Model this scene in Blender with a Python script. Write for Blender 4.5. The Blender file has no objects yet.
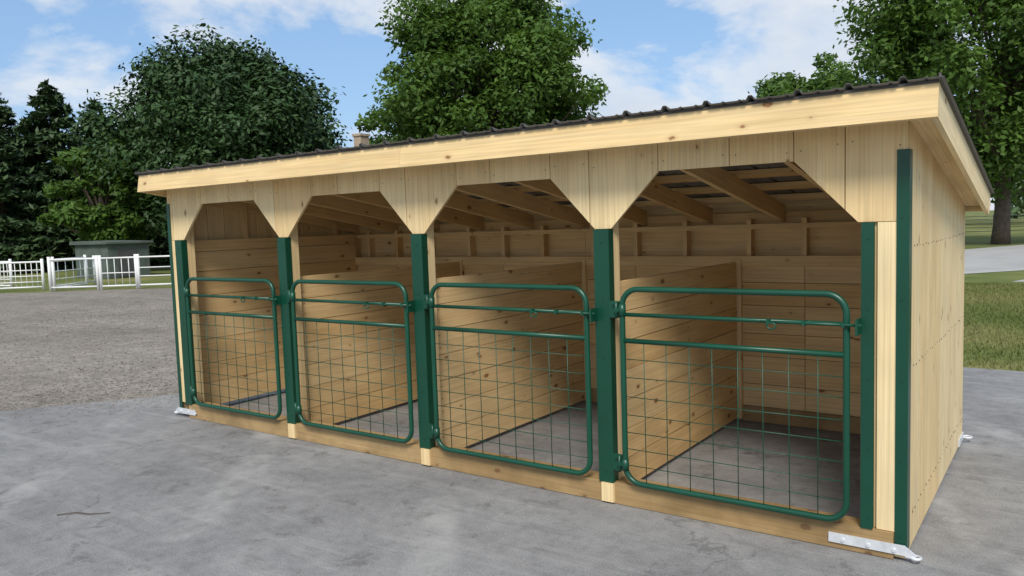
import bpy, math, random
import numpy as np
from mathutils import Vector, Matrix
random.seed(7); rng=np.random.default_rng(11)
scene=bpy.context.scene
COL=scene.collection
# ------------------------------------------------------------------ node helpers
def new_mat(name):
    m=bpy.data.materials.new(name); m.use_nodes=True
    nt=m.node_tree; b=nt.nodes['Principled BSDF']
    return m,nt,b
def N(nt,t,**kw):
    n=nt.nodes.new(t)
    for k,v in kw.items(): setattr(n,k,v)
    return n
def L(nt,a,b): nt.links.new(a,b)
def mapping(nt,src,scale,loc=(0,0,0),rot=(0,0,0)):
    m=N(nt,'ShaderNodeMapping'); m.inputs['Scale'].default_value=scale; m.inputs['Location'].default_value=loc; m.inputs['Rotation'].default_value=rot
    L(nt,src,m.inputs['Vector']); return m.outputs['Vector']
def noise(nt,src,scale=1,detail=4,rough=.55,dist=0):
    n=N(nt,'ShaderNodeTexNoise'); n.inputs['Scale'].default_value=scale; n.inputs['Detail'].default_value=detail
    n.inputs['Roughness'].default_value=rough; n.inputs['Distortion'].default_value=dist
    L(nt,src,n.inputs['Vector']); return n.outputs['Fac']
def ramp(nt,src,stops):
    r=N(nt,'ShaderNodeValToRGB'); e=r.color_ramp.elements
    while len(e)<len(stops): e.new(.5)
    for i,(p,c) in enumerate(stops):
        e[i].position=p; e[i].color=(c[0],c[1],c[2],1) if hasattr(c,'__len__') else (c,c,c,1)
    L(nt,src,r.inputs['Fac']); return r.outputs['Color']
def mix(nt,fac,a,b,bt='MIX'):
    m=N(nt,'ShaderNodeMix'); m.data_type='RGBA'; m.blend_type=bt
    for sock,v in ((m.inputs[0],fac),(m.inputs[6],a),(m.inputs[7],b)):
        if isinstance(v,(int,float)): sock.default_value=v
        elif isinstance(v,tuple): sock.default_value=(*v,1) if len(v)==3 else v
        else: L(nt,v,sock)
    return m.outputs[2]
def mth(nt,op,a,b=0.0,c=None,clamp=False):
    m=N(nt,'ShaderNodeMath'); m.operation=op; m.use_clamp=clamp
    for i,v in enumerate([a,b]+([c] if c is not None else [])):
        if isinstance(v,(int,float)): m.inputs[i].default_value=v
        else: L(nt,v,m.inputs[i])
    return m.outputs[0]
def bump(nt,b,h,strength=.3,dist=.01):
    n=N(nt,'ShaderNodeBump'); n.inputs['Strength'].default_value=strength; n.inputs['Distance'].default_value=dist
    L(nt,h,n.inputs['Height']); L(nt,n.outputs['Normal'],b.inputs['Normal'])

def wood_mat(name,ca,cb,knot,stain=0.0,rough=.62,knots=True):
    m,nt,b=new_mat(name)
    uv=N(nt,'ShaderNodeUVMap').outputs['UV']
    bv=N(nt,'ShaderNodeAttribute',attribute_name='bv').outputs['Fac']
    g1=noise(nt,mapping(nt,uv,(1.3,75,1)),1,3,.6,.0)
    g2=noise(nt,mapping(nt,uv,(.8,13,1)),1,2,.5,1.2)
    g3=noise(nt,mapping(nt,uv,(2.2,5,1)),1,2,.5,0)
    f=mth(nt,'ADD',mth(nt,'MULTIPLY',g2,1.0),mth(nt,'MULTIPLY',bv,.75)); f=mth(nt,'SUBTRACT',f,.4,clamp=True)
    col=mix(nt,f,ca,cb)
    gr=ramp(nt,g1,[(.35,.84),(.62,1.04)])
    col=mix(nt,1.0,col,gr,'MULTIPLY')
    bl=ramp(nt,g3,[(.3,.88),(.7,1.05)])
    col=mix(nt,1.0,col,bl,'MULTIPLY')
    if knots:
        kv=N(nt,'ShaderNodeTexVoronoi'); kv.voronoi_dimensions='2D'; kv.feature='F1'; kv.inputs['Scale'].default_value=1
        wob=N(nt,'ShaderNodeTexNoise'); wob.inputs['Scale'].default_value=25; wob.inputs['Detail'].default_value=1; L(nt,uv,wob.inputs['Vector'])
        uvw=mix(nt,.012,uv,wob.outputs['Color'],'ADD')
        L(nt,mapping(nt,uvw,(2.5,4.8,1)),kv.inputs['Vector'])
        sep=N(nt,'ShaderNodeSeparateColor'); L(nt,kv.outputs['Color'],sep.inputs[0])
        rad=mth(nt,'MULTIPLY_ADD',sep.outputs[0],.11,-.024)
        k=mth(nt,'DIVIDE',mth(nt,'SUBTRACT',rad,kv.outputs['Distance']),.025,clamp=True)
        halo=mth(nt,'DIVIDE',mth(nt,'SUBTRACT',mth(nt,'ADD',rad,.07),kv.outputs['Distance']),.09,clamp=True)
        gate=mth(nt,'GREATER_THAN',sep.outputs[0],.33)
        col=mix(nt,mth(nt,'MULTIPLY',mth(nt,'MULTIPLY',halo,gate),.4),col,tuple(c*.62 for c in cb))
        col=mix(nt,mth(nt,'MULTIPLY',mth(nt,'MULTIPLY',k,gate),.85),col,knot)
    if stain>0:
        pos=N(nt,'ShaderNodeNewGeometry').outputs['Position']
        s=ramp(nt,noise(nt,pos,2.3,4,.65),[(.42,0.0),(.7,stain)])
        col=mix(nt,s,col,tuple(c*.35 for c in cb))
    L(nt,col,b.inputs['Base Color']); b.inputs['Roughness'].default_value=rough
    b.inputs['Specular IOR Level'].default_value=.25
    return m
M_pine=wood_mat('pine_board',(.90,.72,.415),(.81,.575,.28),(.28,.12,.045))
M_pine2=wood_mat('pine_lining',(.87,.645,.345),(.76,.495,.215),(.24,.09,.03))
M_treated=wood_mat('treated_beam',(.54,.375,.185),(.37,.24,.105),(.16,.08,.04),stain=.55)
M_groove=wood_mat('board_groove',(.20,.12,.06),(.15,.09,.045),(.05,.03,.02),knots=False)
def simple(name,col,rough=.5,metal=0,var=.12,scale=6,bmp=0):
    m,nt,b=new_mat(name)
    pos=N(nt,'ShaderNodeTexCoord').outputs['Object']
    n=noise(nt,pos,scale,3,.6)
    c=ramp(nt,n,[(.3,tuple(x*(1-var) for x in col)),(.7,tuple(min(1,x*(1+var)) for x in col))])
    L(nt,c,b.inputs['Base Color']); b.inputs['Roughness'].default_value=rough; b.inputs['Metallic'].default_value=metal
    if bmp: bump(nt,b,noise(nt,pos,scale*8,3),bmp,.005)
    return m
M_green=simple('green_paint',(.004,.066,.036),.35,0,.15,3)
M_trim=simple('green_trim_metal',(.004,.058,.032),.33,0,.12,2)
M_galv=simple('galvanised_steel',(.72,.74,.76),.45,.3,.12,18)
M_roof=simple('roof_metal_outer',(.085,.075,.065),.45,.2,.15,2)
M_roofu=simple('roof_metal_underside',(.18,.18,.175),.6,.0,.15,2)
M_white=simple('white_paint',(.78,.78,.76),.5,0,.06,3)
M_bark=simple('bark',(.10,.075,.055),.9,0,.35,5)
M_brick=simple('chimney_brick',(.42,.33,.24),.85,0,.2,7)
M_shingle=simple('roof_shingle',(.07,.07,.07),.95,0,.2,6)
M_siding=simple('house_siding',(.55,.53,.48),.7,0,.05,3)
M_hut=simple('hut_siding',(.085,.11,.095),.9,0,.2,3)
M_dark=simple('dark_nail_steel',(.05,.04,.035),.6,0,.2,9)
M_glass=simple('window_glass',(.03,.04,.05),.1,0,.1,3)

# ------------------------------------------------------------------ mesh builder
class MB:
    def __init__(s): s.v=[];s.f=[];s.uv=[];s.bv=[];s.mi=[];s.sm=[]
    def face(s,pts,long=None,off=(0,0),bv=.5,mi=0):
        i=len(s.v); P=[Vector(p) for p in pts]; s.v+= [tuple(p) for p in P]; s.f.append(tuple(range(i,i+len(P))))
        n=Vector((0,0,0))
        for a in range(len(P)): n+= P[a].cross(P[(a+1)%len(P)])
        if n.length>0: n.normalize()
        l=Vector(long) if long is not None else Vector((1,0,0))
        l=l.normalized()
        if abs(n.dot(l))>.8: l=n.orthogonal().normalized()
        l=(l-n*n.dot(l)).normalized(); w=n.cross(l)
        s.uv+= [(p.dot(l)+off[0],p.dot(w)+off[1]) for p in P]; s.bv.append(bv); s.mi.append(mi); s.sm.append(False)
    def prism(s,poly,vec,long=None,mi=0,bv=None):
        """poly: list of 3d points (planar), extruded by vec"""
        vec=Vector(vec); A=[Vector(p) for p in poly]
        n=Vector((0,0,0))
        for a in range(len(A)): n+=A[a].cross(A[(a+1)%len(A)])
        if n.dot(vec)>0: A=A[::-1]
        B=[p+vec for p in A]
        off=(random.uniform(0,50),random.uniform(0,50)); bv=random.random() if bv is None else bv
        if long is None:
            e=[A[(i+1)%len(A)]-A[i] for i in range(len(A))]+[vec]; long=max(e,key=lambda q:q.length)
        s.face(A,long,off,bv,mi); s.face(B[::-1],long,off,bv,mi)
        for i in range(len(A)):
            j=(i+1)%len(A); s.face([A[j],A[i],B[i],B[j]],long,off,bv,mi)
    def box(s,x0,x1,y0,y1,z0,z1,mi=0,bv=None,long=None):
        s.prism([(x0,y0,z0),(x1,y0,z0),(x1,y1,z0),(x0,y1,z0)],(0,0,z1-z0),long if long else max([Vector((x1-x0,0,0)),Vector((0,y1-y0,0)),Vector((0,0,z1-z0))],key=lambda q:q.length),mi,bv)
    def tube(s,pts,r,seg=8,closed=False,mi=0,caps=True):
        P=[Vector(p) for p in pts]; n=len(P); R=[r]*n if not hasattr(r,'__len__') else r
        base=len(s.v); up=None
        for i in range(n):
            if closed: t=(P[(i+1)%n]-P[i-1])
            else: t=P[min(i+1,n-1)]-P[max(i-1,0)]
            t.normalize()
            if up is None: up=t.orthogonal().normalized()
            up=(up-t*up.dot(t)); 
            if up.length<1e-5: up=t.orthogonal()
            up.normalize(); w=t.cross(up)
            for k in range(seg):
                a=2*math.pi*k/seg; s.v.append(tuple(P[i]+(up*math.cos(a)+w*math.sin(a))*R[i]))
        m=n if closed else n-1
        for i in range(m):
            for k in range(seg):
                a=base+i*seg+k; b_=base+i*seg+(k+1)%seg; c=base+((i+1)%n)*seg+(k+1)%seg; d=base+((i+1)%n)*seg+k
                s.f.append((a,b_,c,d)); s.uv+=[(k/seg,i*.1),((k+1)/seg,i*.1),((k+1)/seg,(i+1)*.1),(k/seg,(i+1)*.1)]; s.bv.append(.5); s.mi.append(mi); s.sm.append(True)
        if caps and not closed:
            for ring in (list(range(base,base+seg))[::-1],list(range(base+(n-1)*seg,base+n*seg))):
                s.f.append(tuple(ring)); s.uv+=[(0,0)]*seg; s.bv.append(.5); s.mi.append(mi); s.sm.append(False)
    def obj(s,name,mats,parent=None,bevel=0):
        me=bpy.data.meshes.new(name); me.from_pydata(s.v,[],s.f)
        uvl=me.uv_layers.new(name='UVMap'); uvl.data.foreach_set('uv',[c for q in s.uv for c in q])
        at=me.attributes.new('bv','FLOAT','FACE'); at.data.foreach_set('value',s.bv)
        for m in mats: me.materials.append(m)
        me.polygons.foreach_set('material_index',s.mi); me.polygons.foreach_set('use_smooth',s.sm)
        me.update(); o=bpy.data.objects.new(name,me); COL.objects.link(o)
        if parent: o.parent=parent
        return o
def empty(name):
    o=bpy.data.objects.new(name,None); COL.objects.link(o); o.empty_display_size=.3; return o

# ------------------------------------------------------------------ shed
P=1.4875; X0=-.181; X1=4*P+.172; D=2.377; TA=.1696; A=math.atan(TA); G=.005
zs=lambda y: 2.15-TA*y       # soffit line
zr=lambda y: 2.25-TA*y       # roof deck line
shed=empty('horse_shed')
ZO=2.0; ZT=1.68; CH=.31
def ybottom(x):
    z=ZO
    if x<=.056 or x>=4*P-.056: return ZT
    for k in range(5):
        d=abs(x-k*P)
        if d<.0551: return ZT
        if d<.055+CH: z=min(z,ZT+(d-.055)/CH*(ZO-ZT))
    return z
mb=MB()
seams=[X0]
for k in range(5):
    xs=[k*P-.055-CH,k*P-.10+.03*math.sin(k*3),k*P+.055+CH]
    if k<4: xs+=[k*P+.055+CH+.34+.08*math.cos(k*2)]
    for x in xs:
        if X0+.06<x<X1-.05: seams.append(x)
seams.append(X1-.005)
for a,b_ in zip(seams[:-1],seams[1:]):
    a+=G/2;b_-=G/2
    brk=[a]+[q for k in range(5) for q in (k*P-.055-CH,k*P-.055,k*P+.055,k*P+.055+CH) if a<q<b_ and not (q>4*P or q<0)]+[b_]
    poly=[(x,-.02,ybottom(x)) for x in brk]+[(b_,-.02,2.16),(a,-.02,2.16)]
    mb.prism(poly,(0,.02,0),(0,0,1))
mb.box(4*P+.036,X1-.002,-.0225,-.0025,.138,1.677)
mb.box(X0+.002,-.06,-.0225,-.0025,.138,1.677)
mb.box(X1-.054,X1-.002,-.0225,-.0025,.012,.1365)
mb.box(X0+.05,X1-.05,-.006,.0005,2.02,2.14,1)
mb.obj('front_header_boards',[M_pine,M_groove],shed)
mb=MB()
mb.box(X0+.03,X1-.03,.002,.04,2.012,2.13)
for k in range(5):
    x=k*P; mb.box(x-.045,x+.05,-.001,.088,.137,2.01)
    if 0<k<4: mb.box(x-.030,x+.052,-.060,-.0405,.012,.128)
mb.obj('posts',[M_pine],shed)
mb=MB()
mb.box(X0+.17,3.02,-.040,.09,.004,.135); mb.box(3.023,X1-.055,-.040,.09,.004,.135)
mb.box(X0+.03,X1-.03,D-.12,D-.03,.004,.135)
mb.obj('base_beams',[M_treated],shed)
for nm,xa,xb in (('right_wall',X1-.02,X1),('left_wall',X0,X0+.02)):
    mb=MB(); y=0.0
    while y<D-.01:
        y2=min(D,y+.1885); 
        mb.prism([(xa,y+G/2,.03),(xa,y2-G/2,.03),(xa,y2-G/2,zs(y2)+.01),(xa,y+G/2,zs(y)+.01)],(xb-xa,0,0),(0,0,1)); y=y2
    mb.prism([(xa+.004,.01,.04),(xa+.004,D-.01,.04),(xa+.004,D-.01,zs(D)),(xa+.004,.01,zs(0))],(.011,0,0),(0,0,1),1)
    mb.obj(nm,[M_pine,M_groove],shed)
mb=MB(); z=.03
while z<zs(D)-.02:
    z2=min(zs(D)+.01,z+.235)
    xc=[X0+.02]+[X0+ (i+random.uniform(.3,.7))*2.4 for i in range(2)]+[X1-.02]
    for a,b_ in zip(xc[:-1],xc[1:]): mb.box(a+G/2,b_-G/2,D-.02,D,z+G/2,z2-G/2)
    z=z2
mb.box(X0+.03,X1-.03,D-.014,D-.006,.04,zs(D)-.01)
mb.obj('back_wall',[M_pine2],shed)
mb=MB()
xs=[]
for k in range(4):
    for q in (.06,.36,.68): xs.append(k*P+q*P)
xs=[X0+.04]+xs+[X1-.08]
for x in xs: mb.box(x,x+.038,D-.11,D-.0215,.14,1.70)
mb.box(X0+.02,X1-.02,D-.112,D-.022,1.62,1.66); 
mb.box(X0+.02,X1-.02,D-.155,D-.112,1.315,1.40)
mb.obj('back_wall_studs',[M_pine2],shed)
mb=MB(); z=.14
for h in (.19,.235,.19,.235,.19,.135):
    for k in range(4):
        cut=k*P+P*.38
        a0=k*P+.021 if k>0 else X0+.115; b1=(k+1)*P-.021 if k<3 else X1-.115
        mb.box(a0,cut-G/2,D-.132,D-.1125,z+G/2,z+h-G/2); mb.box(cut+G/2,b1,D-.132,D-.1125,z+G/2,z+h-G/2)
    z+=h
mb.box(X0+.1,X1-.1,D-.128,D-.116,.145,1.31,1)
mb.obj('back_wall_lining',[M_pine2,M_groove],shed)
mb=MB()
for xa in (X0+.09,X1-.11):
    z=.05
    for h in (.235,.19,.235,.235,.19,.235,.19,.11):
        mb.box(xa,xa+.02,.09,D-.135,z+G/2,z+h-G/2); z+=h
    mb.box(xa+.006,xa+.014,.10,D-.14,.06,z-.01,1)
for xa in (X0+.02,X1-.09):
    for y in (.1,.75,1.35,1.95): mb.box(xa+.002,xa+.068,y,y+.038,.05,zs(y)-.02)
mb.obj('end_wall_linings',[M_pine2,M_groove],shed)
for k in (1,2,3):
    mb=MB(); z=.03; x=k*P
    for i,h in enumerate((.19,.185,.19,.19,.185,.19,.19)):
        mb.box(x-.02+random.uniform(-.0008,.0008),x+.02+random.uniform(-.002,.002),.09,D-.135,z+G/2,z+h-G/2); z+=h
    mb.box(x-.008,x+.008,.10,D-.14,.04,z-.01,1)
    mb.box(x+.023,x+.06,D-.172,D-.134,.03,z+.02)
    mb.obj('partition',[M_pine2,M_groove],shed)
mb=MB()
yf=-.235
def slab_y(x0,x1,ya,yb,top,th,mi=0):
    mb.prism([(x0,ya,top(ya)),(x0,yb,top(yb)),(x0,yb,top(yb)-th),(x0,ya,top(ya)-th)],(x1-x0,0,0),(0,1,-TA))
n=11
for i in range(n):
    x=X0+.03+(X1-X0-.1)*i/(n-1)
    slab_y(x,x+.038,.045,D-.02,lambda y:zr(y)-.042,.135)
for i in range(n):
    x=X0+.03+(X1-X0-.1)*i/(n-1)
    slab_y(x,x+.038,yf,.0,lambda y:zr(y)-.042,.052)
for y in (-.2,.3,.75,1.2,1.65,2.1):
    mb.prism([(X0-.05,y,zr(y)-.003),(X0-.05,y+.088,zr(y+.088)-.003),(X0-.05,y+.088,zr(y+.088)-.041),(X0-.05,y,zr(y)-.041)],(X1-X0+.19,0,0),(1,0,0))
mb.obj('rafters_and_purlins',[M_pine2],shed)
mb=MB()
Yf,Zf,h=-.2686,2.133,.162
ny,nz=math.sin(A),math.cos(A); dy,dz=math.cos(A),-math.sin(A)
XL=X0-.06; XR=X1+.15
cuts=[XL,3.05,XR]
for a,b_ in zip(cuts[:-1],cuts[1:]):
    q=[(a+.001,Yf,Zf),(a+.001,Yf+h*ny,Zf+h*nz),(a+.001,Yf+h*ny+.03*dy,Zf+h*nz+.03*dz),(a+.001,Yf+.03*dy,Zf+.03*dz)]
    mb.prism(q,(b_-a-.002,0,0),(1,0,0))
for xa,xb in ((XL+.002,XL+.028),(XR-.028,XR-.002)):
    q=[]
    for (t,u) in ((.031,.002),(2.70,.002),(2.70,h-.003),(.031,h-.003)):
        q.append((xa,Yf+t*dy+u*ny,Zf+t*dz+u*nz))
    mb.prism(q,(xb-xa,0,0),(0,dy,dz))
q=[]
for (t,u) in ((2.702,.03),(2.725,.03),(2.725,h-.003),(2.702,h-.003)): q.append((XL,Yf+t*dy+u*ny,Zf+t*dz+u*nz))
mb.prism(q,(XR-XL,0,0),(1,0,0))
for xa,xb in ((XL+.03,X0-.001),(X1+.001,XR-.03)):
    y=-.236
    mb.prism([(xa,y,zs(y)+.02),(xa,D+.0,zs(D)+.02),(xa,D+.0,zs(D)+.002),(xa,y,zs(y)+.002)],(xb-xa,0,0),(0,dy,dz))
y=-.236
for a,b_ in zip([X0,2.2,X1-.0],[2.198,X1]): 
    mb.prism([(a,y,zs(y)+.02),(a,-.022,zs(-.022)+.02),(a,-.022,zs(-.022)+.002),(a,y,zs(y)+.002)],(b_-a,0,0),(1,0,0))
mb.obj('fascia_and_soffit',[M_pine],shed)
mb=MB(); xs=[];zz=[]
x=XL-.02; pitch=.229
while x<XR+.02:
    for dx,dh in ((0,0),(.06,0),(.072,.006),(.084,0),(.145,0),(.157,.006),(.169,0),(.190,0),(.2,.02),(.218,.02)):
        if x+dx<XR+.03: xs.append(x+dx); zz.append(dh)
    x+=pitch
t0,t1=-.035,2.76
for i in range(len(xs)-1):
    for (o,mi) in ((.0035,0),(.0,1)):
        def pt(x,z,t): return (x,Yf+t*dy+(h+z+o+.002)*ny,Zf+t*dz+(h+z+o+.002)*nz)
        q=[pt(xs[i],zz[i],t0),pt(xs[i+1],zz[i+1],t0),pt(xs[i+1],zz[i+1],t1),pt(xs[i],zz[i],t1)]
        if mi: q=q[::-1]
        mb.face(q,(0,1,0),(0,0),.5,mi)
    o=0;a=pt(xs[i],zz[i],t0);b_=pt(xs[i+1],zz[i+1],t0);o=.0035;c=pt(xs[i+1],zz[i+1],t0);d=pt(xs[i],zz[i],t0)
    mb.face([a,b_,c,d],(1,0,0),(0,0),.5,0)
q=[]
for (t,u) in ((-.006,h-.012),(-.003,h-.012),(-.003,h+.001),(-.006,h+.001)): q.append((XL,Yf+t*dy+u*ny,Zf+t*dz+u*nz))
mb.prism(q,(XR-XL,0,0),(1,0,0),0)
for xa in (XL-.008,XR+.001):
    q=[(xa,Yf+t*dy+u*ny,Zf+t*dz+u*nz) for (t,u) in ((-.03,h-.004),(2.75,h-.004),(2.75,h+.024),(-.03,h+.024))]
    mb.prism(q,(.007,0,0),(0,dy,dz),0)
mb.obj('corrugated_metal_roof',[M_roof,M_roofu],shed)
mb=MB()
for k in range(5):
    x=k*P; zb=.129 if k<4 else .137; wl,wr=(.052,.05) if k<4 else (.034,.022)
    mb.box(x-wl,x+wr,-.047,-.0425,zb,ZT-.003)
    mb.box(x-wl-.002,x-wl+.002,-.0428,.06,zb+.009,ZT-.003); 
    mb.box(x+wr-.0025,x+wr+.0015,-.0428,.012 if k<4 else -.0235,zb+.009,ZT-.003)
for xa,xb,xc in ((X1-.052,X1+.004,X1+.001),(X0-.004,X0+.042,X0-.004)):
    mb.box(xa,xb,-.028,-.0235,.05,2.02); mb.box(xc,xc+.003,-.0235,.05,.05,2.02)
mb.obj('green_metal_trim',[M_trim],shed)
mb=MB()
for k in range(5):
    for z in (.2,.55,.9,1.25,1.6): mb.tube([(k*P,-.0472,z),(k*P,-.051,z)],.006,6)
for z in (.12,.5,.9,1.3,1.7,1.97): mb.tube([(X1-.026,-.028,z),(X1-.026,-.032,z)],.006,6)
mb.obj('trim_screws',[M_trim],shed)
mb=MB()
y=0.0
while y<D-.01:
    for z in (.2,.95,1.55):
        for q in (.04,.15):
            if y+q<D: mb.tube([(X1-.001,y+q,z+random.uniform(-.012,.012)),(X1+.0015,y+q,z)],.003,6)
    y+=.1885
for z in [.03+.19*i+o_ for i in range(7) for o_ in (.05,.14)]:
    for k in (1,2,3):
        for yy in (.14,1.2,D-.2): mb.tube([(k*P+.019,yy,z),(k*P+.0235,yy,z)],.0035,6)
for a,b_ in zip(seams[:-1],seams[1:]):
    for x in (a+.035,b_-.035):
        z=2.06+random.uniform(-.02,.02); mb.tube([(x,-.0195,z),(x,-.0225,z)],.0032,6)
mb.obj('nail_heads',[M_dark],shed)
def bracket(name,x,s,y,sy=-1,ln=.36):
    mb=MB()
    a,b_=sorted((x,x-s*ln)); 
    y0,y1=sorted((y,y+sy*.008))
    mb.box(a,b_,y0,y1,.035,.085)
    mb.prism([(x,y,.03),(x,y,.082),(x+s*.045,y,.05),(x+s*.045,y,.025)],(0,sy*.008,0))
    c=Vector((x+s*.045,y+.01,.03)); 
    mb.tube([c+Vector((.022*math.cos(t),.022*math.sin(t),0)) for t in np.linspace(0,2*math.pi,14)[:-1]],.008,8,True)
    for i in range(3):
        bx=x-s*(.05+.12*i); mb.tube([(bx,y,.055),(bx,y+sy*.016,.055)],.01,6)
    mb.obj(name,[M_galv],shed)
bracket('tow_bracket_a',X1+.0,1,-.042)
bracket('tow_bracket_b',X0,-1,-.042,ln=.28)
mb=MB()
mb.box(X1+.001,X1+.008,D-.25,D+.01,.03,.08)
mb.tube([(X1+.03+.03*math.cos(t),D+.03+.03*math.sin(t),.04) for t in np.linspace(0,6.28,13)[:-1]],.008,8,True)
mb.obj('tow_bracket_c',[M_galv],shed)

# ------------------------------------------------------------------ gates
def gate(x0,x1):
    mb=MB(); y=-.078; zb,zt=.165,1.325; r=.0170; R=.10
    def rr(cx,cz,a0): return [(cx+R*math.cos(a0+t),y,cz+R*math.sin(a0+t)) for t in np.linspace(0,math.pi/2,8)]
    loop=rr(x1-R,zt-R,0)+rr(x0+R,zt-R,math.pi/2)+rr(x0+R,zb+R,math.pi)+rr(x1-R,zb+R,1.5*math.pi)
    mb.tube(loop,r,12,True)
    z2,z3=1.175,1.02
    mb.tube([(x0,y,z2),(x1,y,z2)],.012,10); mb.tube([(x0,y,z3),(x1,y,z3)],.015,10)
    nx=9
    for i in range(1,nx): 
        x=x0+(x1-x0)*i/nx+random.uniform(-.003,.003); mb.tube([(x,y-.006,zb),(x+random.uniform(-.004,.004),y-.006,z3)],.0027,6)
    zz=[.27,.37,.47,.575,.685,.80,.91]
    for z in zz: mb.tube([(x0,y+.001,z),((x0+x1)/2,y+.003,z+random.uniform(-.004,.004)),(x1,y+.001,z+random.uniform(-.003,.003))],.0027,6)
    mb.tube([(x1-.42,y-.03,z2),(x1+.075,y-.03,z2)],.007,8)
    for xx in (x1-.38,x1-.2,x1-.01): mb.box(xx-.008,xx+.008,y-.040,y-.004,z2-.012,z2+.012)
    c=(x1-.36,z2-.02); mb.tube([(c[0]+.024*math.cos(t),y-.042,c[1]+.016*math.sin(t)) for t in np.linspace(0,6.28,15)[:-1]],.0045,6,True)
    mb.box(x1+.05,x1+.06,y-.05,-.04,z2-.05,z2+.03)
    for z in (.27,1.2):
        mb.tube([(x0,y,z-.035),(x0,y,z+.035)],.022,10); mb.tube([(x0-.04,y,z-.05),(x0-.04,y,z+.05)],.009,8)
        mb.box(x0-.05,x0-.0,y-.008,y+.004,z-.010,z+.010); mb.box(x0-.07,x0-.03,y-.0,-.048,z-.045,z-.033); mb.box(x0-.07,x0-.03,y-.0,-.048,z+.033,z+.045)
        mb.box(x0-.10,x0-.03,-.054,-.0475,z-.05,z+.05)
    mb.obj('metal_gate',[M_green])
for k in range(4): gate(k*P+.148,(k+1)*P-.095)

# ------------------------------------------------------------------ ground materials
def world_pos(nt): return N(nt,'ShaderNodeNewGeometry').outputs['Position']
m,nt,b=new_mat('concrete'); p=world_pos(nt)
n1=noise(nt,p,.7,6,.68,.4); n2=noise(nt,p,9,5,.75); n3=noise(nt,mapping(nt,p,(.5,4.5,1),rot=(0,0,.55)),1.3,6,.7,.5); n4=noise(nt,p,110,2,.7)
c=ramp(nt,n1,[(.3,(.19,.187,.187)),(.5,(.25,.246,.243)),(.72,(.31,.305,.298))])
c=mix(nt,1,c,ramp(nt,n2,[(.25,.76),(.6,1.08)]),'MULTIPLY')
c=mix(nt,ramp(nt,n3,[(.53,0.),(.68,.5)]),c,(.385,.375,.36))
c=mix(nt,1,c,ramp(nt,n4,[(.3,.70),(.7,1.22)]),'MULTIPLY')
sp=noise(nt,p,3.1,8,.8,.3); c=mix(nt,ramp(nt,sp,[(.56,0.),(.63,.6)]),c,(.12,.115,.11))
dr=noise(nt,mapping(nt,p,(1.2,8,1),rot=(0,0,-.35)),1.0,6,.75,.3); c=mix(nt,ramp(nt,dr,[(.57,0.),(.63,.35)]),c,(.15,.145,.14))
wv=N(nt,'ShaderNodeTexWave'); wv.wave_type='RINGS'; wv.rings_direction='Z'; wv.inputs['Scale'].default_value=.22; wv.inputs['Distortion'].default_value=1.2; wv.inputs['Detail'].default_value=2
L(nt,mapping(nt,p,(1,1,0),loc=(7,9,0)),wv.inputs['Vector'])
sc_=mth(nt,'MULTIPLY',ramp(nt,wv.outputs['Fac'],[(.9,0.),(.98,1.)]),ramp(nt,noise(nt,p,1.4,6,.75),[(.45,0.),(.62,.55)]))
c=mix(nt,sc_,c,(.42,.41,.39))
vc=N(nt,'ShaderNodeTexVoronoi'); vc.feature='DISTANCE_TO_EDGE'; vc.inputs['Scale'].default_value=.30
dn=N(nt,'ShaderNodeTexNoise'); dn.inputs['Scale'].default_value=1.8; dn.inputs['Detail'].default_value=7; dn.inputs['Roughness'].default_value=.65; L(nt,p,dn.inputs['Vector'])
L(nt,mix(nt,.6,p,dn.outputs['Color'],'ADD'),vc.inputs['Vector'])
ck=mth(nt,'MULTIPLY',ramp(nt,vc.outputs['Distance'],[(.0,1.),(.0018,0.)]),ramp(nt,noise(nt,p,.7,3),[(.49,0.),(.56,.55)]))
c=mix(nt,ck,c,(.09,.088,.085))
L(nt,c,b.inputs['Base Color']); b.inputs['Roughness'].default_value=.85; b.inputs['Specular IOR Level'].default_value=.2
bump(nt,b,n4,.3,.003); M_conc=m
m,nt,b=new_mat('gravel'); p=world_pos(nt)
v=N(nt,'ShaderNodeTexVoronoi'); v.inputs['Scale'].default_value=38; L(nt,p,v.inputs['Vector'])
sep=N(nt,'ShaderNodeSeparateColor'); L(nt,v.outputs['Color'],sep.inputs[0])
n1=noise(nt,p,.35,5,.6,.4); n2=noise(nt,p,3,6,.7); n3=noise(nt,mapping(nt,p,(.25,1.6,1),rot=(0,0,.62)),.8,4,.6,.5)
c=ramp(nt,n1,[(.3,(.185,.16,.132)),(.7,(.275,.24,.198))])
c=mix(nt,ramp(nt,n3,[(.5,0.),(.7,.5)]),c,(.30,.272,.238))
c=mix(nt,1,c,ramp(nt,sep.outputs[0],[(0,.65),(1,1.35)]),'MULTIPLY'); c=mix(nt,1,c,ramp(nt,n2,[(.3,.72),(.65,1.12)]),'MULTIPLY')
L(nt,c,b.inputs['Base Color']); b.inputs['Roughness'].default_value=.95
bump(nt,b,v.outputs['Distance'],.6,.02); M_grav=m
m,nt,b=new_mat('grass'); p=world_pos(nt)
n1=noise(nt,p,.35,5,.6,.5); n2=noise(nt,p,22,4,.7)
c=ramp(nt,n1,[(.3,(.10,.13,.035)),(.5,(.15,.17,.055)),(.7,(.25,.22,.095))])
c=mix(nt,1,c,ramp(nt,n2,[(.25,.7),(.7,1.25)]),'MULTIPLY')
L(nt,c,b.inputs['Base Color']); b.inputs['Roughness'].default_value=.95; b.inputs['Specular IOR Level'].default_value=.1; M_grass=m
m,nt,b=new_mat('driveway'); p=world_pos(nt)
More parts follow.
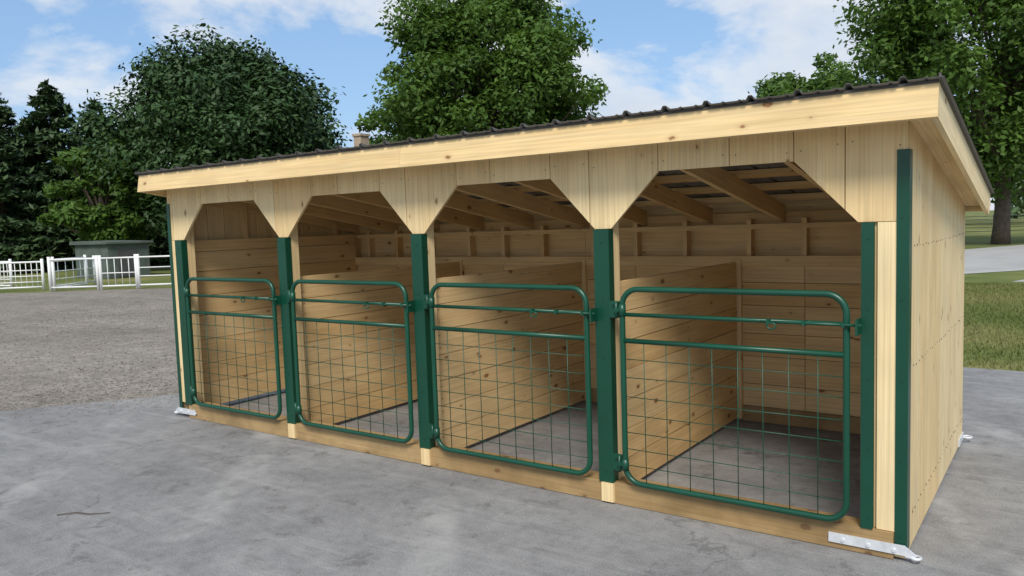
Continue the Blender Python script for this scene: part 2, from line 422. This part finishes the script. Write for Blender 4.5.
c=ramp(nt,noise(nt,p,.6,6,.65),[(.3,(.33,.32,.305)),(.7,(.43,.42,.40))]); L(nt,c,b.inputs['Base Color']); b.inputs['Roughness'].default_value=.9; M_road=m

def sheet(name,pts,z,mat):
    me=bpy.data.meshes.new(name); me.from_pydata([(x,y,z) for x,y in pts],[],[tuple(range(len(pts)))]); me.materials.append(mat)
    o=bpy.data.objects.new(name,me); COL.objects.link(o)
    if me.polygons[0].normal.z<0: me.flip_normals()
    return o
sheet('ground',[(-900,-900),(900,-900),(900,900),(-900,900)],-.012,M_grass)
def jag(a,b_,n,amp):
    out=[]
    for i in range(n):
        t=i/n; out.append((a[0]+(b_[0]-a[0])*t+random.gauss(0,amp),a[1]+(b_[1]-a[1])*t+random.gauss(0,amp)))
    return out
edge=jag((-15.9,-20),(-2.03,-.77),40,.03)+jag((-2.03,-.77),(-1.11,.6),16,.02)+jag((-1.11,.6),(1.5,5.6),30,.03)
sheet('gravel_yard',[(-15,-24),(-70,-24),(-60,-20)]+jag((-60,-20),(-10,15.8),60,.12)+[(0,16.5),(3,16),(3,5),(3,-5)],-.006,M_grav)
sheet('concrete_pad',edge+jag((1.5,5.6),(25,5.6),60,.015)+[(30,5.6),(30,-20)],0,M_conc)
sheet('driveway',[(-6,14),(-2,11.8),(4.3,19.9),(5.7,21.7),(20,40),(60,70),(60,130),(22,79),(4.9,39.5),(2.8,34.6)],-.002,M_road)
sheet('footpath',[(5.6,17.6),(14,20.2),(14,21.2),(5.9,18.6)],-.006,M_road)
def stones(name,pts,sizes,mat):
    V=[];F=[]
    base=np.array([(1,0,0),(-1,0,0),(0,1,0),(0,-1,0),(0,0,1),(0,0,-1)],float)
    fc=[(0,2,4),(2,1,4),(1,3,4),(3,0,4),(2,0,5),(1,2,5),(3,1,5),(0,3,5)]
    for (x,y),s in zip(pts,sizes):
        q=base*rng.uniform(.6,1.2,(6,1))*s*np.array([1,1,.6]); a=rng.uniform(0,6.28); ca,sa=math.cos(a),math.sin(a)
        i=len(V)
        for v_ in q: V.append((x+v_[0]*ca-v_[1]*sa,y+v_[0]*sa+v_[1]*ca,v_[2]+s*.2))
        F+=[(i+f[0],i+f[1],i+f[2]) for f in fc]
    me=bpy.data.meshes.new(name); me.from_pydata(V,[],F); me.materials.append(mat); o=bpy.data.objects.new(name,me); COL.objects.link(o)
M_stone=simple('stone',(.24,.215,.19),.9,0,.45,9)
pts=[];sz=[]
for i in range(7000):
    e=edge[random.randrange(len(edge)-1)]; d=abs(random.gauss(0,.9)) if random.random()<.7 else -abs(random.gauss(0,.3))
    x=e[0]-d*.81+random.uniform(-.3,.3); y=e[1]+d*.58+random.uniform(-.3,.3)
    if e[1]<-6: continue
    if x>-.35 and y>-.3: continue
    pts.append((x,y)); sz.append(random.uniform(.004,.014))
for i in range(5000):
    pts.append((random.uniform(-14,-2.2),random.uniform(-2,9))); sz.append(random.uniform(.006,.02))
for i in range(260):
    pts.append((random.uniform(-2,7.5),random.uniform(-3.4,-.3))); sz.append(random.uniform(.0015,.005))
stones('gravel_stones',pts,sz,M_stone)
mb=MB(); mb.tube([(1.62,-1.98,.006),(1.70,-1.90,.012),(1.80,-1.86,.008),(1.88,-1.78,.006)],[.003,.004,.003,.002],6); mb.obj('twig',[M_bark])
def blades(name,n,xr,yr,hgt,mat,fn=None):
    X=rng.uniform(*xr,n);Y=rng.uniform(*yr,n)
    a=rng.uniform(0,6.28,n); hh=hgt*rng.uniform(.5,1.3,n); w=.006+.004*rng.random(n); lx=rng.normal(0,.35,n)*hh; ly=rng.normal(0,.35,n)*hh
    V=np.zeros((n,3,3)); V[:,0]=np.c_[X-w*np.cos(a),Y-w*np.sin(a),np.full(n,-.01)]; V[:,1]=np.c_[X+w*np.cos(a),Y+w*np.sin(a),np.full(n,-.01)]; V[:,2]=np.c_[X+lx,Y+ly,hh]
    me=bpy.data.meshes.new(name); me.vertices.add(3*n); me.vertices.foreach_set('co',V.ravel()); me.loops.add(3*n); me.loops.foreach_set('vertex_index',np.arange(3*n)); me.polygons.add(n); me.polygons.foreach_set('loop_start',np.arange(0,3*n,3)); me.update(calc_edges=True); me.validate()
    me.materials.append(mat); o=bpy.data.objects.new(name,me); COL.objects.link(o)
blades('grass',60000,(3,12),(5.65,17),.04,M_grass)

# ------------------------------------------------------------------ trees
def leaf_mat(name,dark,light,trans=.35):
    m,nt,b=new_mat(name)
    at=N(nt,'ShaderNodeAttribute',attribute_name='lv').outputs['Fac']
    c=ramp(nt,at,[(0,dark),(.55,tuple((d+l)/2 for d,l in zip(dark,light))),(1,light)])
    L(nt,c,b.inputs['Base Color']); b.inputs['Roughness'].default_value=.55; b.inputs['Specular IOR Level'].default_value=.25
    if trans>0:
        tr=N(nt,'ShaderNodeBsdfTranslucent'); L(nt,mix(nt,.5,c,(light[0]*1.3,light[1]*1.3,light[2]*.6)),tr.inputs['Color'])
        mx=N(nt,'ShaderNodeMixShader'); mx.inputs[0].default_value=trans
        out=nt.nodes['Material Output']; L(nt,b.outputs[0],mx.inputs[1]); L(nt,tr.outputs[0],mx.inputs[2]); L(nt,mx.outputs[0],out.inputs['Surface'])
    return m
LF_dark=leaf_mat('leaves_dark',(.018,.045,.014),(.050,.10,.026),0)
LF_mid=leaf_mat('leaves_mid',(.034,.08,.014),(.12,.21,.036),.3)
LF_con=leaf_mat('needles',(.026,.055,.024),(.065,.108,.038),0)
LF_far=leaf_mat('leaves_far',(.05,.09,.04),(.10,.16,.06),0)
def leaves(name,C,S,nrm,lv,mat,parent=None,asp=1.6):
    n=len(C)
    r1=rng.normal(size=(n,3)); nn=nrm+rng.normal(size=(n,3))*.55; nn/=np.linalg.norm(nn,axis=1,keepdims=True)
    t=np.cross(nn,r1); t/=np.linalg.norm(t,axis=1,keepdims=True); w=np.cross(nn,t)
    S=S[:,None]
    V=np.stack([C-t*S*asp*.5,C+w*S*.38-t*S*.05,C+t*S*asp*.5,C-w*S*.38-t*S*.05],1)
    me=bpy.data.meshes.new(name); me.vertices.add(4*n); me.vertices.foreach_set('co',V.ravel()); me.loops.add(4*n); me.loops.foreach_set('vertex_index',np.arange(4*n)); me.polygons.add(n); me.polygons.foreach_set('loop_start',np.arange(0,4*n,4)); me.update(calc_edges=True)
    at=me.attributes.new('lv','FLOAT','FACE'); at.data.foreach_set('value',np.clip(lv,0,1)); me.materials.append(mat)
    o=bpy.data.objects.new(name,me); COL.objects.link(o)
    if parent: o.parent=parent
    return o
def broadleaf(name,loc,height,rad,zlow,nclump,nleaf,size,mat,shape=1.0,seed=0,squash=1.0,trunk_r=.3,cscale=.2):
    global rng
    rng=np.random.default_rng(seed); random.seed(seed)
    root=empty(name); x,y=loc; cz=(height+zlow)/2; hz=(height-zlow)/2
    C=[];R=[]
    while len(C)<nclump:
        d=rng.normal(size=3); d/=np.linalg.norm(d); q=rng.uniform(.3,1)**.5
        zz=d[2]*q
        prof=1.0 if zz<0 else (1-.25*shape*zz)
        wob=1+.16*math.sin(3*math.atan2(d[1],d[0])+seed)+.10*math.sin(5*math.atan2(d[1],d[0])+zz*4+seed*2)
        rr=rad*rng.uniform(.10,cscale+.05)
        c=np.array([d[0]*q*(rad-rr*.7)*prof*wob,d[1]*q*(rad-rr*.7)*prof*wob,zz*(hz-rr*.6)])
        C.append(c+np.array([x,y,cz])); R.append(rr)
    mb=MB(); mb.tube([(x,y,-.05),(x+.05,y,zlow*.5),(x+.1,y-.05,zlow+hz*.3),(x,y,cz+hz*.3)],[trunk_r*1.25,trunk_r,trunk_r*.75,trunk_r*.3],10)
    for i in range(0,nclump,3):
        c=C[i]; st=Vector((x,y,zlow*.7+(c[2]-zlow)*.35+.3)); e=Vector(c); md=(st+e)/2+Vector((0,0,-.1*rad*.3)); mb.tube([st,md,e],[trunk_r*.28,trunk_r*.18,.02],5,caps=False)
    mb.obj('trunk',[M_bark],root)
    R=np.array(R);C=np.array(C); wts=R**2; wts/=wts.sum()
    idx=rng.choice(nclump,nleaf,p=wts)
    d=rng.normal(size=(nleaf,3)); d/=np.linalg.norm(d,axis=1,keepdims=True)
    q=rng.uniform(.15,1,nleaf)**.5+np.abs(rng.normal(0,.2,nleaf))
    pos=C[idx]+d*(R[idx]*q)[:,None]*np.array([1.15,1.15,.75*squash])
    pos[:,2]-=rng.random(nleaf)*.1*R[idx]
    nr=d*.6+np.array([0,0,.7])
    cl=rng.random(nclump)
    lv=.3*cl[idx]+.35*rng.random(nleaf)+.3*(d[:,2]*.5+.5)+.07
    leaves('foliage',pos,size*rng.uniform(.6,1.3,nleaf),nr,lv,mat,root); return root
def conifer(name,loc,height,rad,nleaf,mat,seed):
    global rng
    rng=np.random.default_rng(seed); root=empty(name); x,y=loc
    mb=MB(); mb.tube([(x,y,-.05),(x,y,height*.5),(x,y,height*.97)],[.28,.17,.02],8)
    nb=190; H=[];AZ=[];LN=[]
    for i in range(nb):
        t=rng.random()**.9; z=.4+t*(height-.7); ln=rad*(1-t)**.7*rng.uniform(.7,1.12)+.15; az=rng.uniform(0,6.28); H.append(z);AZ.append(az);LN.append(ln)
        mb.tube([(x,y,z),(x+ln*.9*math.cos(az),y+ln*.9*math.sin(az),z-ln*.15)],[.035,.01],4,caps=False)
    mb.obj('trunk',[M_bark],root)
    H=np.array(H);AZ=np.array(AZ);LN=np.array(LN); idx=rng.choice(nb,nleaf,p=LN/LN.sum())
    s=rng.uniform(.15,1.05,nleaf); a=AZ[idx]+rng.normal(0,.16,nleaf)
    r=s*LN[idx]; pos=np.c_[x+r*np.cos(a),y+r*np.sin(a),H[idx]-r*.15-np.abs(rng.normal(0,.18,nleaf))]
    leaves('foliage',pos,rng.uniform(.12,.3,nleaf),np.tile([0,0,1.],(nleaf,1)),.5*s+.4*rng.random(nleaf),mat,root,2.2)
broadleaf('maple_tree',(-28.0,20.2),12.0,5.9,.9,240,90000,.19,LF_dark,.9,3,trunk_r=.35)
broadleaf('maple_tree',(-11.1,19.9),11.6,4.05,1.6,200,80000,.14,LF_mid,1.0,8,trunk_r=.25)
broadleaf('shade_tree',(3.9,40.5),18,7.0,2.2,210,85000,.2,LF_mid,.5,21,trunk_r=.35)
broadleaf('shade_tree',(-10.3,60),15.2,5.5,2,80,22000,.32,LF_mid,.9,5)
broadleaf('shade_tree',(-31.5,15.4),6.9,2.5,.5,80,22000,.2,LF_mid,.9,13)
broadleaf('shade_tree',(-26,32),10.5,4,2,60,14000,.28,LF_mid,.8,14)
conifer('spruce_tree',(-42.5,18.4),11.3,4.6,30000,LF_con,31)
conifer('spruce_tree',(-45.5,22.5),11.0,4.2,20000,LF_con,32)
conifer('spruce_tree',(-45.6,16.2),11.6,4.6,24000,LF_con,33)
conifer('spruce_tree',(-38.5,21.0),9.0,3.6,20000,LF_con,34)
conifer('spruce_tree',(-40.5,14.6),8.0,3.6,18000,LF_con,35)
rng=np.random.default_rng(99)
Cs=[];Rs=[]
for i in range(420):
    a=math.radians(rng.uniform(-30,100)); dist=rng.uniform(90,135)
    cx=6.76-dist*math.sin(a); cy=-4.19+dist*math.cos(a); rr=rng.uniform(1.6,3.8); Cs.append((cx,cy,rng.uniform(.2,1)*7.5)); Rs.append(rr)
Cs=np.array(Cs);Rs=np.array(Rs); n=80000; idx=rng.choice(len(Cs),n,p=Rs**2/(Rs**2).sum()); d=rng.normal(size=(n,3)); d/=np.linalg.norm(d,axis=1,keepdims=True)
pos=Cs[idx]+d*(Rs[idx]*rng.uniform(.6,1,n))[:,None]; pos[:,2]=np.abs(pos[:,2])
leaves('distant_treeline',pos,rng.uniform(.35,.8,n),d*.6+np.array([0,0,.6]),.3*rng.random(len(Cs))[idx]+.4*rng.random(n)+.2*(d[:,2]*.5+.5),LF_far)

# ------------------------------------------------------------------ house with chimney behind the shed
house=empty('farm_house')
mb=MB(); mb.box(-22,-16.4,20,28,0,3.1); mb.obj('walls',[M_siding],house)
mb=MB()
mb.prism([(-22.4,19.7,3.05),(-19.2,19.7,4.85),(-16,19.7,3.05),(-16,19.7,3.17),(-19.2,19.7,4.98),(-22.4,19.7,3.17)],(0,8.6,0))
mb.obj('roof',[M_shingle],house)
mb=MB(); mb.prism([(-22,19.995,3.1),(-19.2,19.995,4.84),(-16.4,19.995,3.1)],(0,.2,0)); mb.prism([(-22,27.8,3.1),(-19.2,27.8,4.84),(-16.4,27.8,3.1)],(0,.2,0)); mb.obj('gables',[M_siding],house)
mb=MB(); mb.box(-19.4,-18.95,20.6,21.1,3.6,5.85); mb.box(-19.45,-18.9,20.55,21.15,5.85,5.95); mb.obj('chimney',[M_brick],house)
mb=MB()
for x in (-21,-18): mb.box(x,x+.9,19.96,20.01,1,2.3)
mb.obj('windows',[M_glass],house)
# low flat-roofed shed behind the white fence
gs=empty('garden_shed')
mb=MB(); mb.box(-29.0,-26.2,12.8,14.6,0,1.45)
mb.obj('walls',[M_hut],gs)
mb=MB(); mb.prism([(-29.15,12.65,1.452),(-26.05,12.65,1.452),(-26.05,12.65,1.53),(-29.15,12.65,1.60)],(0,2.1,0)); mb.obj('roof',[M_hut],gs)
mb=MB(); mb.box(-26.2,-26.17,13.2,14.0,.05,1.2); mb.obj('door',[M_shingle],gs)
# ------------------------------------------------------------------ white livestock panels and fence
def pipe_panel(a,b_,h=.98,n=6,name='white_livestock_panel',rails=(.35,.62)):
    mb=MB(); a=Vector((*a,0));b_=Vector((*b_,0)); z=Vector((0,0,1))
    mb.tube([a+z*.12,a+z*h,b_+z*h,b_+z*.12],.034,8); mb.tube([a+z*.12,b_+z*.12],.03,8)
    for q in rails: mb.tube([a+z*q,b_+z*q],.018,8)
    for i in range(1,n): q=a+(b_-a)*i/n; mb.tube([q+z*.12,q+z*h],.013,6)
    for q in (a,b_): mb.tube([q,q+z*(h+.1)],.05,8)
    mb.obj(name,[M_white])
pipe_panel((-23.0,7.2),(-21.9,8.3),n=9,rails=(.3,.5,.7)); pipe_panel((-25.6,8.0),(-24.1,8.2),n=7); pipe_panel((-23.9,7.0),(-23.2,7.1),n=4); pipe_panel((-21.8,8.5),(-23.0,10.6),n=6)
pipe_panel((-20.95,8.1),(-19.6,9.0),n=1,rails=(),h=1.05); pipe_panel((-20.9,8.2),(-21.6,9.6),n=1,rails=(),h=1.05); pipe_panel((-19.5,9.05),(-18.55,9.75),n=5,rails=(.55,),h=1.05); pipe_panel((-18.5,9.8),(-17.5,10.55),n=1,rails=(.42,.7),h=1.05)
mb=MB(); a=Vector((-6,48,0)); b_=Vector((20,66.5,0)); z=Vector((0,0,1)); n=12
for i in range(n+1):
    q=a+(b_-a)*i/n; mb.tube([q,q+z*1.35],.06,6)
for hgt in (.3,.55,.8,1.05,1.25): mb.tube([a+z*hgt,b_+z*hgt],.018,5)
mb.obj('wire_fence',[M_glass])

# ------------------------------------------------------------------ camera
cam=bpy.data.cameras.new('camera'); co=bpy.data.objects.new('camera',cam); COL.objects.link(co); scene.camera=co
yaw,pit,rol=map(math.radians,(35.622,4.634,1.883))
f=Vector((-math.sin(yaw)*math.cos(pit),math.cos(yaw)*math.cos(pit),-math.sin(pit))); r=Vector((math.cos(yaw),math.sin(yaw),0)); u=r.cross(f)
r2=math.cos(rol)*r-math.sin(rol)*u; u2=math.cos(rol)*u+math.sin(rol)*r
mw=Matrix((( r2.x,u2.x,-f.x,6.7626),(r2.y,u2.y,-f.y,-4.1876),(r2.z,u2.z,-f.z,1.7245),(0,0,0,1))); co.matrix_world=mw
cam.sensor_width=36; cam.lens=784.99/1024*36; cam.clip_start=.05; cam.clip_end=3000

# ------------------------------------------------------------------ light
el,az=math.radians(47),math.radians(152)
sd=Vector((math.sin(az)*math.cos(el),math.cos(az)*math.cos(el),math.sin(el)))
sl=bpy.data.lights.new('sun','SUN'); sl.energy=3.2; sl.angle=math.radians(18); sl.color=(1,.945,.85)
so=bpy.data.objects.new('sun',sl); COL.objects.link(so); so.rotation_euler=sd.to_track_quat('Z','Y').to_euler()
w=bpy.data.worlds.new('World'); scene.world=w; w.use_nodes=True; nt=w.node_tree; bg=nt.nodes['Background']
sky=N(nt,'ShaderNodeTexSky'); sky.sky_type='NISHITA'; sky.sun_disc=False; sky.sun_elevation=el; sky.sun_rotation=az; sky.air_density=1.0; sky.dust_density=1.0; sky.ozone_density=1.5
tc=N(nt,'ShaderNodeTexCoord').outputs['Generated']
cn=noise(nt,mapping(nt,tc,(1,1,2.0),loc=(.3,.1,.0)),4.0,8,.58,.25)
cm=ramp(nt,cn,[(.45,0.),(.53,.75),(.64,1.)])
shade=ramp(nt,noise(nt,mapping(nt,tc,(1,1,2.6),loc=(1.3,.4,.1)),5,4,.6),[(.3,(4.5,4.95,5.6)),(.7,(6.1,6.2,6.3))])
sk=mix(nt,.55,sky.outputs['Color'],(1.9,3.4,5.7))
L(nt,mix(nt,cm,sk,shade),bg.inputs['Color']); bg.inputs['Strength'].default_value=.15
scene.view_settings.view_transform='Standard'; scene.view_settings.look='None'; scene.view_settings.exposure=0
